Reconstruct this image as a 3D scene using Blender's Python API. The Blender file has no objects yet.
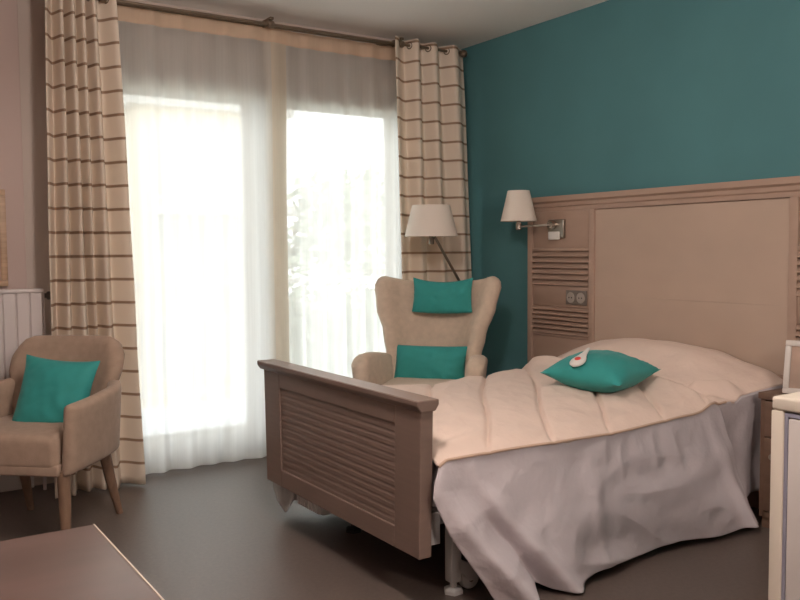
import bpy, bmesh, math, random
from math import sin, cos, pi, radians
from mathutils import Vector, Matrix, noise
random.seed(7)
S = bpy.context.scene
COL = S.collection

# ------------------------------------------------------------------ materials
def mat(name, col, rough=0.6, var=0.0, vscale=8.0, bump=0.0, bscale=200.0, metal=0.0,
        stretch=(1, 1, 1), col2=None, sheen=0.0, spec=0.5, detail=4.0, bdist=0.004):
    m = bpy.data.materials.new(name); m.use_nodes = True
    nt = m.node_tree; N = nt.nodes; L = nt.links
    b = N['Principled BSDF']
    b.inputs['Base Color'].default_value = (*col, 1)
    b.inputs['Roughness'].default_value = rough
    b.inputs['Metallic'].default_value = metal
    b.inputs['Specular IOR Level'].default_value = spec
    if sheen:
        b.inputs['Sheen Weight'].default_value = sheen
        b.inputs['Sheen Roughness'].default_value = 0.5
    tc = N.new('ShaderNodeTexCoord'); mp = N.new('ShaderNodeMapping')
    mp.inputs['Scale'].default_value = stretch
    L.new(tc.outputs['Object'], mp.inputs['Vector'])
    if var or col2:
        nz = N.new('ShaderNodeTexNoise'); nz.inputs['Scale'].default_value = vscale
        nz.inputs['Detail'].default_value = detail
        L.new(mp.outputs[0], nz.inputs['Vector'])
        rp = N.new('ShaderNodeValToRGB')
        c2 = col2 or tuple(min(1, c * (1 + var)) for c in col)
        c1 = col if col2 else tuple(c * (1 - var) for c in col)
        rp.color_ramp.elements[0].position = 0.3; rp.color_ramp.elements[1].position = 0.7
        rp.color_ramp.elements[0].color = (*c1, 1); rp.color_ramp.elements[1].color = (*c2, 1)
        L.new(nz.outputs['Fac'], rp.inputs['Fac']); L.new(rp.outputs['Color'], b.inputs['Base Color'])
    if bump:
        n2 = N.new('ShaderNodeTexNoise'); n2.inputs['Scale'].default_value = bscale
        n2.inputs['Detail'].default_value = 3
        L.new(mp.outputs[0], n2.inputs['Vector'])
        bp = N.new('ShaderNodeBump'); bp.inputs['Strength'].default_value = bump
        bp.inputs['Distance'].default_value = bdist
        L.new(n2.outputs['Fac'], bp.inputs['Height']); L.new(bp.outputs['Normal'], b.inputs['Normal'])
    return m

def stripe_cloth():
    """cream curtain linen with a thin woven brown band every 12 cm of drop"""
    m = bpy.data.materials.new('striped_curtain_linen'); m.use_nodes = True
    nt = m.node_tree; N = nt.nodes; L = nt.links
    b = N['Principled BSDF']; out = N['Material Output']
    b.inputs['Roughness'].default_value = 0.85
    b.inputs['Specular IOR Level'].default_value = 0.1
    tc = N.new('ShaderNodeTexCoord'); sp = N.new('ShaderNodeSeparateXYZ')
    L.new(tc.outputs['Object'], sp.inputs[0])
    a = N.new('ShaderNodeMath'); a.operation = 'ADD'; a.inputs[1].default_value = 0.052
    d = N.new('ShaderNodeMath'); d.operation = 'DIVIDE'; d.inputs[1].default_value = 0.1175
    fr = N.new('ShaderNodeMath'); fr.operation = 'FRACT'
    L.new(sp.outputs['Z'], a.inputs[0]); L.new(a.outputs[0], d.inputs[0]); L.new(d.outputs[0], fr.inputs[0])
    rp = N.new('ShaderNodeValToRGB'); e = rp.color_ramp.elements
    cream = (0.84, 0.745, 0.64, 1); brown = (0.39, 0.27, 0.19, 1)
    e[0].position = 0.0; e[0].color = cream
    e[1].position = 1.0; e[1].color = cream
    for p, c in ((0.42, cream), (0.445, brown), (0.535, brown), (0.56, cream)):
        n = e.new(p); n.color = c
    L.new(fr.outputs[0], rp.inputs['Fac'])
    L.new(rp.outputs['Color'], b.inputs['Base Color'])
    nz = N.new('ShaderNodeTexNoise'); nz.inputs['Scale'].default_value = 260
    L.new(tc.outputs['Object'], nz.inputs['Vector'])
    bp = N.new('ShaderNodeBump'); bp.inputs['Strength'].default_value = 0.15; bp.inputs['Distance'].default_value = 0.003
    L.new(nz.outputs['Fac'], bp.inputs['Height']); L.new(bp.outputs['Normal'], b.inputs['Normal'])
    tr = N.new('ShaderNodeBsdfTranslucent'); L.new(rp.outputs['Color'], tr.inputs['Color'])
    mx = N.new('ShaderNodeMixShader'); mx.inputs[0].default_value = 0.30
    L.new(b.outputs[0], mx.inputs[1]); L.new(tr.outputs[0], mx.inputs[2]); L.new(mx.outputs[0], out.inputs['Surface'])
    return m

def sheer(name, col, transp, transl):
    m = bpy.data.materials.new(name); m.use_nodes = True
    nt = m.node_tree; N = nt.nodes; L = nt.links; N.remove(N['Principled BSDF']); out = N['Material Output']
    tp = N.new('ShaderNodeBsdfTransparent')
    tl = N.new('ShaderNodeBsdfTranslucent'); tl.inputs['Color'].default_value = (*col, 1)
    df = N.new('ShaderNodeBsdfDiffuse'); df.inputs['Color'].default_value = (*col, 1)
    # fine weave: threads vary slightly along the width
    tc = N.new('ShaderNodeTexCoord'); mp = N.new('ShaderNodeMapping'); mp.inputs['Scale'].default_value = (120, 120, 2)
    nz = N.new('ShaderNodeTexNoise'); nz.inputs['Scale'].default_value = 1.0
    L.new(tc.outputs['Object'], mp.inputs['Vector']); L.new(mp.outputs[0], nz.inputs['Vector'])
    mr = N.new('ShaderNodeMapRange'); mr.inputs['To Min'].default_value = transp - 0.06; mr.inputs['To Max'].default_value = transp + 0.06
    L.new(nz.outputs['Fac'], mr.inputs['Value'])
    m1 = N.new('ShaderNodeMixShader'); m1.inputs[0].default_value = transl
    L.new(df.outputs[0], m1.inputs[1]); L.new(tl.outputs[0], m1.inputs[2])
    m2 = N.new('ShaderNodeMixShader'); L.new(mr.outputs[0], m2.inputs[0])
    L.new(m1.outputs[0], m2.inputs[1]); L.new(tp.outputs[0], m2.inputs[2])
    L.new(m2.outputs[0], out.inputs['Surface'])
    return m

def glass_mat():
    m = bpy.data.materials.new('window_glass'); m.use_nodes = True
    nt = m.node_tree; N = nt.nodes; L = nt.links; N.remove(N['Principled BSDF']); out = N['Material Output']
    tp = N.new('ShaderNodeBsdfTransparent'); tp.inputs['Color'].default_value = (0.96, 0.98, 0.97, 1)
    gl = N.new('ShaderNodeBsdfGlossy'); gl.inputs['Roughness'].default_value = 0.02
    fr = N.new('ShaderNodeFresnel'); fr.inputs['IOR'].default_value = 1.45
    mx = N.new('ShaderNodeMixShader')
    L.new(fr.outputs[0], mx.inputs[0]); L.new(tp.outputs[0], mx.inputs[1]); L.new(gl.outputs[0], mx.inputs[2])
    L.new(mx.outputs[0], out.inputs['Surface'])
    return m

def bag_mat():
    m = mat('clear_plastic', (0.75, 0.74, 0.72), 0.25)
    m.node_tree.nodes['Principled BSDF'].inputs['Alpha'].default_value = 0.55
    return m

M = {}
M['teal_wall'] = mat('teal_wall_paint', (0.080, 0.205, 0.225), 0.8, var=0.05, vscale=2, bump=0.08, bscale=120, spec=0.2)
M['wall'] = mat('beige_wall_paint', (0.50, 0.43, 0.385), 0.85, var=0.03, vscale=2, bump=0.06, bscale=150, spec=0.2)
M['wall_pink'] = mat('rosy_wall_tone', (0.49, 0.39, 0.355), 0.85, var=0.03, vscale=2, bump=0.06, bscale=150, spec=0.2)
M['ceiling'] = mat('ceiling_paint', (0.86, 0.835, 0.81), 0.9, bump=0.05, bscale=90, spec=0.2)
M['floor'] = mat('brown_grey_floor', (0.112, 0.086, 0.074), 0.42, var=0.10, vscale=60, bump=0.10, bscale=300, spec=0.55)
M['white_trim'] = mat('white_trim', (0.62, 0.60, 0.58), 0.5)
M['pvc'] = mat('window_frame_white', (0.62, 0.60, 0.56), 0.4)
M['lintel'] = mat('shutter_box_grey', (0.36, 0.31, 0.275), 0.7)
M['glass'] = glass_mat()
M['stripe'] = stripe_cloth()
M['sheer'] = sheer('white_voile', (0.90, 0.90, 0.88), 0.16, 0.78)
M['sheer_dense'] = sheer('cream_heading_tape', (0.80, 0.62, 0.47), 0.04, 0.45)
M['sheer_hem'] = sheer('cream_sheer_edge', (0.92, 0.86, 0.77), 0.12, 0.8)
M['steel'] = mat('brushed_steel', (0.32, 0.29, 0.25), 0.35, metal=1.0)
M['dark_steel'] = mat('dark_bronze_rod', (0.22, 0.165, 0.12), 0.4, metal=0.8)
M['rad'] = mat('radiator_enamel', (0.62, 0.57, 0.56), 0.45)
M['rad_dark'] = mat('radiator_valve', (0.10, 0.09, 0.085), 0.5)
M['frame_tan'] = mat('tan_wood_frame', (0.44, 0.30, 0.20), 0.5, var=0.15, vscale=6, stretch=(1, 1, 12))
M['art'] = mat('picture_print', (0.40, 0.28, 0.22), 0.6, var=0.3, vscale=5)
M['beige_fab'] = mat('beige_upholstery', (0.56, 0.45, 0.355), 0.95, var=0.07, vscale=30, bump=0.25, bscale=350, sheen=0.15, spec=0.1)
M['taupe_fab'] = mat('taupe_upholstery', (0.345, 0.25, 0.19), 0.95, var=0.08, vscale=30, bump=0.25, bscale=350, sheen=0.15, spec=0.1)
M['teal_fab'] = mat('teal_cushion_cloth', (0.028, 0.25, 0.235), 0.7, var=0.05, vscale=14, bump=0.12, bscale=260, sheen=0.1, spec=0.25)
M['leg_wood'] = mat('chair_leg_wood', (0.21, 0.13, 0.085), 0.5, var=0.15, vscale=8, stretch=(8, 8, 1))
M['wood'] = mat('greyed_oak', (0.36, 0.25, 0.195), 0.5, var=0.035, vscale=4, stretch=(3, 1.2, 5), bump=0.02, bscale=40, spec=0.35)
M['wood_foot'] = mat('taupe_oak', (0.195, 0.135, 0.110), 0.42, var=0.05, vscale=5, stretch=(3, 1.2, 14), bump=0.05, bscale=40, spec=0.4)
M['panel'] = mat('pale_veneer_panel', (0.43, 0.325, 0.26), 0.6, var=0.05, vscale=2.2, stretch=(1, 1, 1.6), spec=0.3, detail=3)
M['quilt'] = mat('cream_quilt', (0.69, 0.55, 0.475), 0.9, var=0.035, vscale=5, bump=0.4, bscale=16, sheen=0.1, spec=0.1, bdist=0.015)
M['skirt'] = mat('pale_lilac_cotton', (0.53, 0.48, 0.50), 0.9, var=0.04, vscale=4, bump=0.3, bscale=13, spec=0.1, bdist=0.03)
M['piping'] = mat('tan_piping', (0.52, 0.37, 0.28), 0.8)
M['bedmetal'] = mat('bed_enamel', (0.50, 0.49, 0.48), 0.45)
M['rubber'] = mat('dark_rubber', (0.02, 0.02, 0.02), 0.6)
M['mattress'] = mat('mattress_cover', (0.55, 0.53, 0.55), 0.8)
M['shade'] = mat('lamp_shade_fabric', (0.70, 0.63, 0.56), 0.8, bump=0.08, bscale=300)
M['chrome'] = mat('satin_nickel', (0.55, 0.50, 0.45), 0.25, metal=1.0)
M['white_plastic'] = mat('white_plastic', (0.68, 0.66, 0.63), 0.4)
M['socket'] = mat('grey_socket_plastic', (0.16, 0.13, 0.11), 0.45)
M['socket_light'] = mat('socket_insert', (0.36, 0.31, 0.27), 0.4)
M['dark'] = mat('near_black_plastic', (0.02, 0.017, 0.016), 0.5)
M['red'] = mat('red_button', (0.55, 0.05, 0.04), 0.4)
M['night'] = mat('nightstand_wood', (0.15, 0.09, 0.062), 0.45, var=0.08, vscale=5, stretch=(12, 1, 12))
M['cab'] = mat('cabinet_white', (0.66, 0.59, 0.50), 0.5, var=0.02, vscale=4)
M['cab_door'] = mat('cabinet_door_white', (0.60, 0.555, 0.53), 0.45)
M['gasket'] = mat('lilac_grey_edging', (0.33, 0.33, 0.42), 0.5)
M['wframe'] = mat('white_photo_frame', (0.62, 0.57, 0.53), 0.45)
M['table'] = mat('rosewood_table_top', (0.085, 0.048, 0.041), 0.38, var=0.22, vscale=4, stretch=(1, 3, 1), spec=0.5)
M['edge'] = mat('pale_edging_strip', (0.62, 0.52, 0.44), 0.35)
M['bag'] = bag_mat()
M['build'] = mat('cream_render', (0.72, 0.58, 0.40), 0.9, var=0.04, vscale=2)
M['build2'] = mat('pale_render', (0.70, 0.68, 0.64), 0.9, var=0.04, vscale=2)
M['wdark'] = mat('far_window_glass', (0.42, 0.42, 0.40), 0.2)
M['leaf'] = mat('tree_leaves', (0.32, 0.38, 0.28), 0.8, var=0.3, vscale=3)
M['bark'] = mat('tree_bark', (0.16, 0.12, 0.09), 0.9, var=0.2, vscale=10)
M['terrace'] = mat('terrace_slab', (0.58, 0.60, 0.64), 0.8, var=0.06, vscale=8)
M['lawn'] = mat('lawn_ground', (0.34, 0.35, 0.30), 0.95, var=0.12, vscale=3)

# ------------------------------------------------------------------ helpers
def root_matrix(o):
    while o.parent: o = o.parent
    return Matrix.LocRotScale(o.location, o.rotation_euler, None)

def obj(name, bm, m, parent=None, world=False, smooth=True, angle=35, recalc=True):
    if world and parent is not None:
        bm.transform(root_matrix(parent).inverted())
    if recalc: bmesh.ops.recalc_face_normals(bm, faces=bm.faces)
    me = bpy.data.meshes.new(name); bm.to_mesh(me); bm.free()
    o = bpy.data.objects.new(name, me); COL.objects.link(o)
    for x in (m if isinstance(m, (list, tuple)) else [m]): me.materials.append(x)
    if smooth:
        me.polygons.foreach_set('use_smooth', [True] * len(me.polygons))
        me.set_sharp_from_angle(angle=radians(angle))
    if parent is not None: o.parent = parent
    return o

def tag(o, label, cat, group=None):
    o['label'] = label; o['category'] = cat
    if group: o['group'] = group
    return o

def thing(name, label, cat, loc=(0, 0, 0), rz=0.0, group=None):
    o = bpy.data.objects.new(name, None); COL.objects.link(o)
    o.empty_display_size = 0.1; o.location = loc; o.rotation_euler = (0, 0, rz)
    return tag(o, label, cat, group)

def struct(name, bm, m, parent=None, smooth=False):
    o = obj(name, bm, m, parent, smooth=smooth)
    if parent is None: o['kind'] = 'structure'
    return o

def box(bm, x0, x1, y0, y1, z0, z1, bev=0.0, seg=2):
    r = bmesh.ops.create_cube(bm, size=1.0)
    vs = r['verts']
    for v in vs:
        v.co = Vector((x0 + (v.co.x + .5) * (x1 - x0), y0 + (v.co.y + .5) * (y1 - y0), z0 + (v.co.z + .5) * (z1 - z0)))
    if bev:
        es = list({e for v in vs for e in v.link_edges})
        bmesh.ops.bevel(bm, geom=es, offset=bev, segments=seg, affect='EDGES', profile=0.5)
    return bm

def B(*a, **k):
    return box(bmesh.new(), *a, **k)

def prism(bm, pts, axis, a0, a1):
    """polygon pts (2D) extruded along axis"""
    def P(p, a):
        if axis == 'x': return (a, p[0], p[1])
        if axis == 'y': return (p[0], a, p[1])
        return (p[0], p[1], a)
    A = [bm.verts.new(P(p, a0)) for p in pts]; C = [bm.verts.new(P(p, a1)) for p in pts]
    n = len(pts)
    bm.faces.new(A); bm.faces.new(C[::-1])
    for i in range(n): bm.faces.new((A[i], A[(i + 1) % n], C[(i + 1) % n], C[i]))
    return bm

def tube(bm, path, r, seg=12, cap=True):
    path = [Vector(p) for p in path]; rr = r if isinstance(r, (list, tuple)) else [r] * len(path)
    rings = []; prev = None
    for i, p in enumerate(path):
        t = (path[min(i + 1, len(path) - 1)] - path[max(i - 1, 0)]).normalized()
        if prev is None:
            up = Vector((0, 0, 1)) if abs(t.z) < 0.9 else Vector((1, 0, 0))
            u = t.cross(up).normalized()
        else:
            u = (prev - t * prev.dot(t)).normalized()
        prev = u; w = t.cross(u)
        rings.append([bm.verts.new(p + (u * cos(2 * pi * k / seg) + w * sin(2 * pi * k / seg)) * rr[i]) for k in range(seg)])
    for a, b in zip(rings, rings[1:]):
        for k in range(seg): bm.faces.new((a[k], a[(k + 1) % seg], b[(k + 1) % seg], b[k]))
    if cap: bm.faces.new(rings[0][::-1]); bm.faces.new(rings[-1])
    return bm

def lathe(bm, prof, c=(0, 0, 0), seg=32, axis='z', cap=True):
    rings = []
    for r, h in prof:
        ring = []
        for k in range(seg):
            a = 2 * pi * k / seg
            p = {'z': (r * cos(a), r * sin(a), h), 'x': (h, r * cos(a), r * sin(a)), 'y': (r * cos(a), h, r * sin(a))}[axis]
            ring.append(bm.verts.new(Vector(c) + Vector(p)))
        rings.append(ring)
    for a, b in zip(rings, rings[1:]):
        for k in range(seg): bm.faces.new((a[k], a[(k + 1) % seg], b[(k + 1) % seg], b[k]))
    if cap: bm.faces.new(rings[0][::-1]); bm.faces.new(rings[-1])
    return bm

def grid(bm, nu, nv, fn):
    V = [[bm.verts.new(fn(i / nu, j / nv)) for i in range(nu + 1)] for j in range(nv + 1)]
    for j in range(nv):
        for i in range(nu):
            bm.faces.new((V[j][i], V[j][i + 1], V[j + 1][i + 1], V[j + 1][i]))
    return V

def lerp(a, b, t): return a + (b - a) * t
def sm(t): t = max(0, min(1, t)); return t * t * (3 - 2 * t)
def interp(xs, ys, x):
    if x <= xs[0]: return ys[0]
    for i in range(len(xs) - 1):
        if x <= xs[i + 1]:
            return lerp(ys[i], ys[i + 1], (x - xs[i]) / (xs[i + 1] - xs[i]))
    return ys[-1]
def sinterp(xs, ys, x):
    if x <= xs[0]: return ys[0]
    for i in range(len(xs) - 1):
        if x <= xs[i + 1]:
            return lerp(ys[i], ys[i + 1], sm((x - xs[i]) / (xs[i + 1] - xs[i])))
    return ys[-1]
def ns(*p): return noise.noise(Vector(p))

def solid(o, th, sub=2, offset=0.0):
    s = o.modifiers.new('thickness', 'SOLIDIFY'); s.thickness = th; s.offset = offset; s.use_even_offset = False
    u = o.modifiers.new('smooth', 'SUBSURF'); u.levels = sub; u.render_levels = sub
    return o

def shell_closed(bm, nu, nv, fn, th):
    """closed thick panel: fn(u,v)->(point); thickness th along the numeric normal, rounded by two rim rows"""
    def nrm(u, v):
        e = 1e-3
        a = fn(min(u + e, 1), v) - fn(max(u - e, 0), v); b = fn(u, min(v + e, 1)) - fn(u, max(v - e, 0))
        n = a.cross(b); return n.normalized() if n.length > 1e-12 else Vector((0, 0, 1))
    us = [0, .012, .04] + [lerp(.08, .92, i / (nu - 1)) for i in range(nu)] + [.96, .988, 1]
    vs = [0, .012, .04] + [lerp(.08, .92, i / (nv - 1)) for i in range(nv)] + [.96, .988, 1]
    def prof(t):
        d = min(t, 1 - t) / .08
        return 1.0 if d >= 1 else math.sqrt(max(0, 1 - (1 - d) ** 2))
    F, Bk = [], []
    for v in vs:
        rf, rb = [], []
        for u in us:
            p = fn(u, v); n = nrm(u, v); h = th / 2 * prof(u) * prof(v)
            edge = u in (0, 1) or v in (0, 1)
            a = bm.verts.new(p + n * h)
            rf.append(a); rb.append(a if edge else bm.verts.new(p - n * h))
        F.append(rf); Bk.append(rb)
    for j in range(len(vs) - 1):
        for i in range(len(us) - 1):
            bm.faces.new((F[j][i], F[j][i + 1], F[j + 1][i + 1], F[j + 1][i]))
            q = (Bk[j][i], Bk[j + 1][i], Bk[j + 1][i + 1], Bk[j][i + 1])
            if len(set(q)) == 4:
                try: bm.faces.new(q)
                except ValueError: pass
    return bm

def cushion(bm, w, h, t, pinch=0.10, n=28, seed=0, wr=0.006, sag=None):
    """square stuffed cushion in the local xy plane, thickness along z"""
    F = []
    rows = [[], []]
    for side in (1, -1):
        V = []
        for j in range(n + 1):
            row = []
            for i in range(n + 1):
                u = -1 + 2 * i / n; v = -1 + 2 * j / n
                x = u * w / 2 * (1 - pinch * (1 - v * v) * abs(u) ** 2)
                y = v * h / 2 * (1 - pinch * (1 - u * u) * abs(v) ** 2)
                a = max(0, 1 - abs(u) ** 2.2) ** 0.55; b = max(0, 1 - abs(v) ** 2.2) ** 0.55
                z = side * t / 2 * a * b
                rim = min(1, (1 - max(abs(u), abs(v))) * 6)
                z += rim * wr * (ns(x * 14 + seed, y * 14, side * 3) + .6 * ns(x * 30, y * 30 + seed, side))
                z += side * rim * -0.012 * max(0, abs(u) * abs(v) - .35) * abs(sin(9 * (abs(u) - abs(v))))
                p = Vector((x, y, z))
                if sag: p = sag(p, u, v)
                if side == -1 and (i in (0, n) or j in (0, n)): row.append(F[j][i])
                else: row.append(bm.verts.new(p))
            V.append(row)
        if side == 1: F = V
        for j in range(n):
            for i in range(n):
                q = (V[j][i], V[j][i + 1], V[j + 1][i + 1], V[j + 1][i])
                bm.faces.new(q if side == 1 else q[::-1])
    return bm

# ------------------------------------------------------------------ room shell
RX0, RX1, RY0, RY1, RZ = -1.75, 3.53, -3.3, 4.62, 2.55
WX0, WX1, WZ1 = 1.06, 3.13, 2.20       # patio door opening
T = 0.28
struct('floor', B(RX0 - .2, RX1 + .2, RY0 - .2, RY1 + T, -0.15, 0), M['floor'])
struct('ceiling', B(RX0 - .2, RX1 + .2, RY0 - .2, RY1 + T, RZ, RZ + .2), M['ceiling'])
struct('wall_right', B(RX1, RX1 + .2, RY0 - .2, RY1 + T, 0, RZ), M['teal_wall'])
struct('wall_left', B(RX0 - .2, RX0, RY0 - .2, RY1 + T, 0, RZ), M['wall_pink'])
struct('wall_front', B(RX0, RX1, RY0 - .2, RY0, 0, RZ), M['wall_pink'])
bm = B(RX0, WX0, RY1, RY1 + T, 0, RZ); box(bm, WX1, RX1, RY1, RY1 + T, 0, RZ); box(bm, WX0, WX1, RY1, RY1 + T, WZ1, RZ)
struct('wall_back', bm, M['wall'])
struct('light_tone_panel', B(RX0, .762, RY1 - .02, RY1, 0, RZ, bev=.003), M['wall_pink'])      # added panel: rosy tone paints the wall's light gradient beside the curtain
struct('baseboard_back', B(RX0, .762, RY1 - .035, RY1 - .02, 0, .09, bev=.004), M['white_trim'])
bm = B(RX1 - .015, RX1, RY0, 1.58, 0, .09, bev=.004); box(bm, RX1 - .015, RX1, 3.88, RY1, 0, .09, bev=.004)
struct('baseboard_right', bm, M['white_trim'])
struct('trim_2', B(WX0 - .10, WX1 + .06, 4.545, RY1, 2.065, 2.385, bev=.006), M['lintel'])   # shutter box front above the glass

# patio door: outer frame, two leaves, panes
wy = RY1 + .10
wroot = bmesh.new()
for a in ((WX0, WX0 + .05, wy - .04, wy + .04, 0, WZ1), (WX1 - .05, WX1, wy - .04, wy + .04, 0, WZ1),
          (WX0, WX1, wy - .04, wy + .04, WZ1 - .05, WZ1), (WX0, WX1, wy - .04, wy + .04, 0, .04)):
    box(wroot, *a, bev=.004)
win = struct('window_1', wroot, M['pvc'])
def leaf(x0, x1):
    bm = bmesh.new(); s = .085
    for a in ((x0, x0 + s, .04, WZ1 - .05), (x1 - s, x1, .04, WZ1 - .05)):
        box(bm, a[0], a[1], wy - .03, wy + .03, a[2], a[3], bev=.005)
    box(bm, x0 + s, x1 - s, wy - .03, wy + .03, .04, .16, bev=.005)
    box(bm, x0 + s, x1 - s, wy - .03, wy + .03, WZ1 - .05 - s, WZ1 - .05, bev=.005)
    f = obj('window_sash', bm, M['pvc'], win)
    obj('glass_pane', B(x0 + s, x1 - s, wy - .004, wy + .004, .16, WZ1 - .05 - s), M['glass'], f, smooth=False)
    return f
l1 = leaf(WX0 + .05, 2.075); l2 = leaf(2.08, WX1 - .05)
bm = bmesh.new(); tube(bm, [(2.12, wy - .03, 1.02), (2.12, wy - .075, 1.02), (2.12, wy - .075, .91)], .009)
obj('window_handle', bm, M['chrome'], l2)

# ------------------------------------------------------------------ curtain rods
rod = thing('curtain_rod', 'double bronze curtain rod with small brackets under the ceiling above the patio door', 'curtain rod', (2.1, 4.36, 2.45))
ZR = 2.455
bm = bmesh.new(); tube(bm, [(.70, 4.36, ZR), (3.335, 4.36, ZR)], .0085, 14); obj('front_rod', bm, M['dark_steel'], rod, True)
bm = bmesh.new(); tube(bm, [(.95, 4.445, ZR + .012), (3.38, 4.445, ZR + .012)], .0085, 12); obj('rear_rod', bm, M['dark_steel'], rod, True)
for x in (1.115, 2.02, 2.885):
    bm = B(x - .011, x + .011, 4.34, RY1, ZR + .022, ZR + .038, bev=.003)
    box(bm, x - .02, x + .02, RY1 - .012, RY1, ZR - .035, ZR + .055, bev=.004)
    lathe(bm, [(.019, -.016), (.021, -.010), (.021, .010), (.019, .016)], (x, 4.36, ZR), 18, 'x')
    box(bm, x - .008, x + .008, 4.435, 4.455, ZR + .0, ZR + .03, bev=.002)
    obj('bracket', bm, M['dark_steel'], rod, True)
for x, s in ((.70, -1), (3.335, 1)):
    bm = bmesh.new()
    lathe(bm, [(.010, 0), (.016, .004), (.016, .01), (.022, .02), (.025, .032), (.022, .045), (.012, .054), (.003, .057)], (x, 4.36, ZR), 20, 'x') if s > 0 else \
        lathe(bm, [(.003, -.057), (.012, -.054), (.022, -.045), (.025, -.032), (.022, -.02), (.016, -.01), (.016, -.004), (.010, 0)], (x, 4.36, ZR), 20, 'x')
    obj('finial', bm, M['dark_steel'], rod, True)

# ------------------------------------------------------------------ striped curtains
def drape(name, label, x0t, x1t, x0b, x1b, knots, flip, ztop, zbot, seed, amp=.052):
    ys = [(1 if (k + flip) % 2 else -1) for k in range(len(knots))]
    def fn(u, v):
        z = lerp(zbot, ztop, v); t = 1 - v
        xl = lerp(x0t, x0b, t); xr = lerp(x1t, x1b, t ** .8)
        uu = u + .012 * ns(u * 3 + seed, t * 2.0, 1) * t
        x = lerp(xl, xr, u)
        a = lerp(amp, amp * 1.25, t)
        k = sinterp(knots, ys, max(0, min(1, uu)))
        y = 4.36 + a * k * (0.8 + .35 * ns(u * 5 + seed, 2, t * 1.5))
        y += -.035 * sm((t - .55) / .45) + .02 * ns(u * 4, t * 3, seed) * t
        x += .014 * ns(u * 6 + seed, t * 4, 7) * t
        return Vector((x, y, z))
    bm = bmesh.new(); grid(bm, 110, 60, fn)
    o = obj(name, bm, M['stripe'], None, angle=80)
    s = o.modifiers.new('cloth', 'SOLIDIFY'); s.thickness = .003
    tag(o, label, 'curtain')
    # steel eyelets where the cloth crosses the rod
    for a, b in zip(knots, knots[1:]):
        m_ = (a + b) / 2; p = fn(m_, (ZR - zbot) / (ztop - zbot))
        sl = fn(m_ + .012, .98) - fn(m_ - .012, .98); ang = math.atan2(sl.y, sl.x)
        bm2 = bmesh.new(); bmesh.ops.create_circle(bm2, segments=8, radius=.001)
        bm2.free(); bm2 = bmesh.new()
        n1, n2 = 20, 8
        R = Matrix.Rotation(ang, 3, 'Z'); V = []
        for i in range(n1):
            A = 2 * pi * i / n1; row = []
            for j in range(n2):
                c = 2 * pi * j / n2
                q = Vector(((.020 + .0045 * cos(c)) * cos(A), .0045 * sin(c), (.020 + .0045 * cos(c)) * sin(A)))
                row.append(bm2.verts.new(R @ q + Vector((p.x, 4.36, ZR))))
            V.append(row)
        for i in range(n1):
            for j in range(n2):
                bm2.faces.new((V[i][j], V[(i + 1) % n1][j], V[(i + 1) % n1][(j + 1) % n2], V[i][(j + 1) % n2]))
        obj('eyelet', bm2, M['dark_steel'], o)
    return o
drape('curtain', 'cream curtain with brown stripes hanging behind the taupe armchair by the radiator',
      .838, 1.165, .80, 1.24, [0, .13, .22, .30, .38, .46, .53, .60, .68, .78, 1.0], 0, 2.505, .012, 3)
drape('curtain', 'cream curtain with brown stripes hanging against the teal wall behind the white floor lamp',
      2.815, 3.385, 2.86, 3.50, [0, .20, .27, .44, .52, .68, .78, 1.0], 0, 2.488, .012, 11)

# ------------------------------------------------------------------ sheers
def voile(label, x0, x1, seed, nf, hem_side, yc):
    rnd = random.Random(seed)
    kn = sorted([0, 1] + [i / nf + rnd.uniform(-.25, .25) / nf for i in range(1, nf)])
    am = [rnd.uniform(.35, 1.0) * (1 if k % 2 else -1) for k in range(len(kn))]
    zt, zb = 2.468, .010
    def fn(u, v, dy=0):
        z = lerp(zb, zt, v); t = 1 - v
        uu = max(0, min(1, u + .010 * ns(u * 4, t * 1.6, seed) * t))
        y = yc + .026 * lerp(.45, 1.0, sm(t * 2.5)) * sinterp(kn, am, uu) + .010 * ns(u * 9, t * 2, seed + 4) * t
        x = lerp(x0, x1, u) + .006 * ns(u * 12, t * 3, seed)
        if v < .001: z = zb + .004 * ns(u * 9, 3, seed) + .004
        return Vector((x, y + dy, z))
    bm = bmesh.new(); grid(bm, 150, 40, fn)
    o = obj('sheer_curtain', bm, M['sheer'], None, angle=80)
    tag(o, label, 'sheer curtain')
    vb = 1 - .085 / (zt - zb)
    bm = bmesh.new(); grid(bm, 150, 3, lambda u, v: fn(u, lerp(vb, 1.0, v), -.004)); obj('heading_tape', bm, M['sheer_dense'], o, angle=80)
    a, b = (.905, 1.0) if hem_side > 0 else (0, .10)
    bm = bmesh.new(); grid(bm, 12, 40, lambda u, v: fn(lerp(a, b, u), lerp(.0, vb, v), -.003)); obj('side_hem', bm, M['sheer_hem'], o, angle=80)
    bm = bmesh.new(); grid(bm, 150, 2, lambda u, v: fn(u, v * .016, -.003)); obj('bottom_hem', bm, M['sheer'], o, angle=80)
    return o
voile('white sheer curtain hanging beside the left striped curtain over the door', 1.10, 2.16, 21, 15, 1, 4.458)
voile('white sheer curtain hanging behind the beige wing chair over the door', 2.04, 3.03, 33, 14, -1, 4.496)

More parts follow.
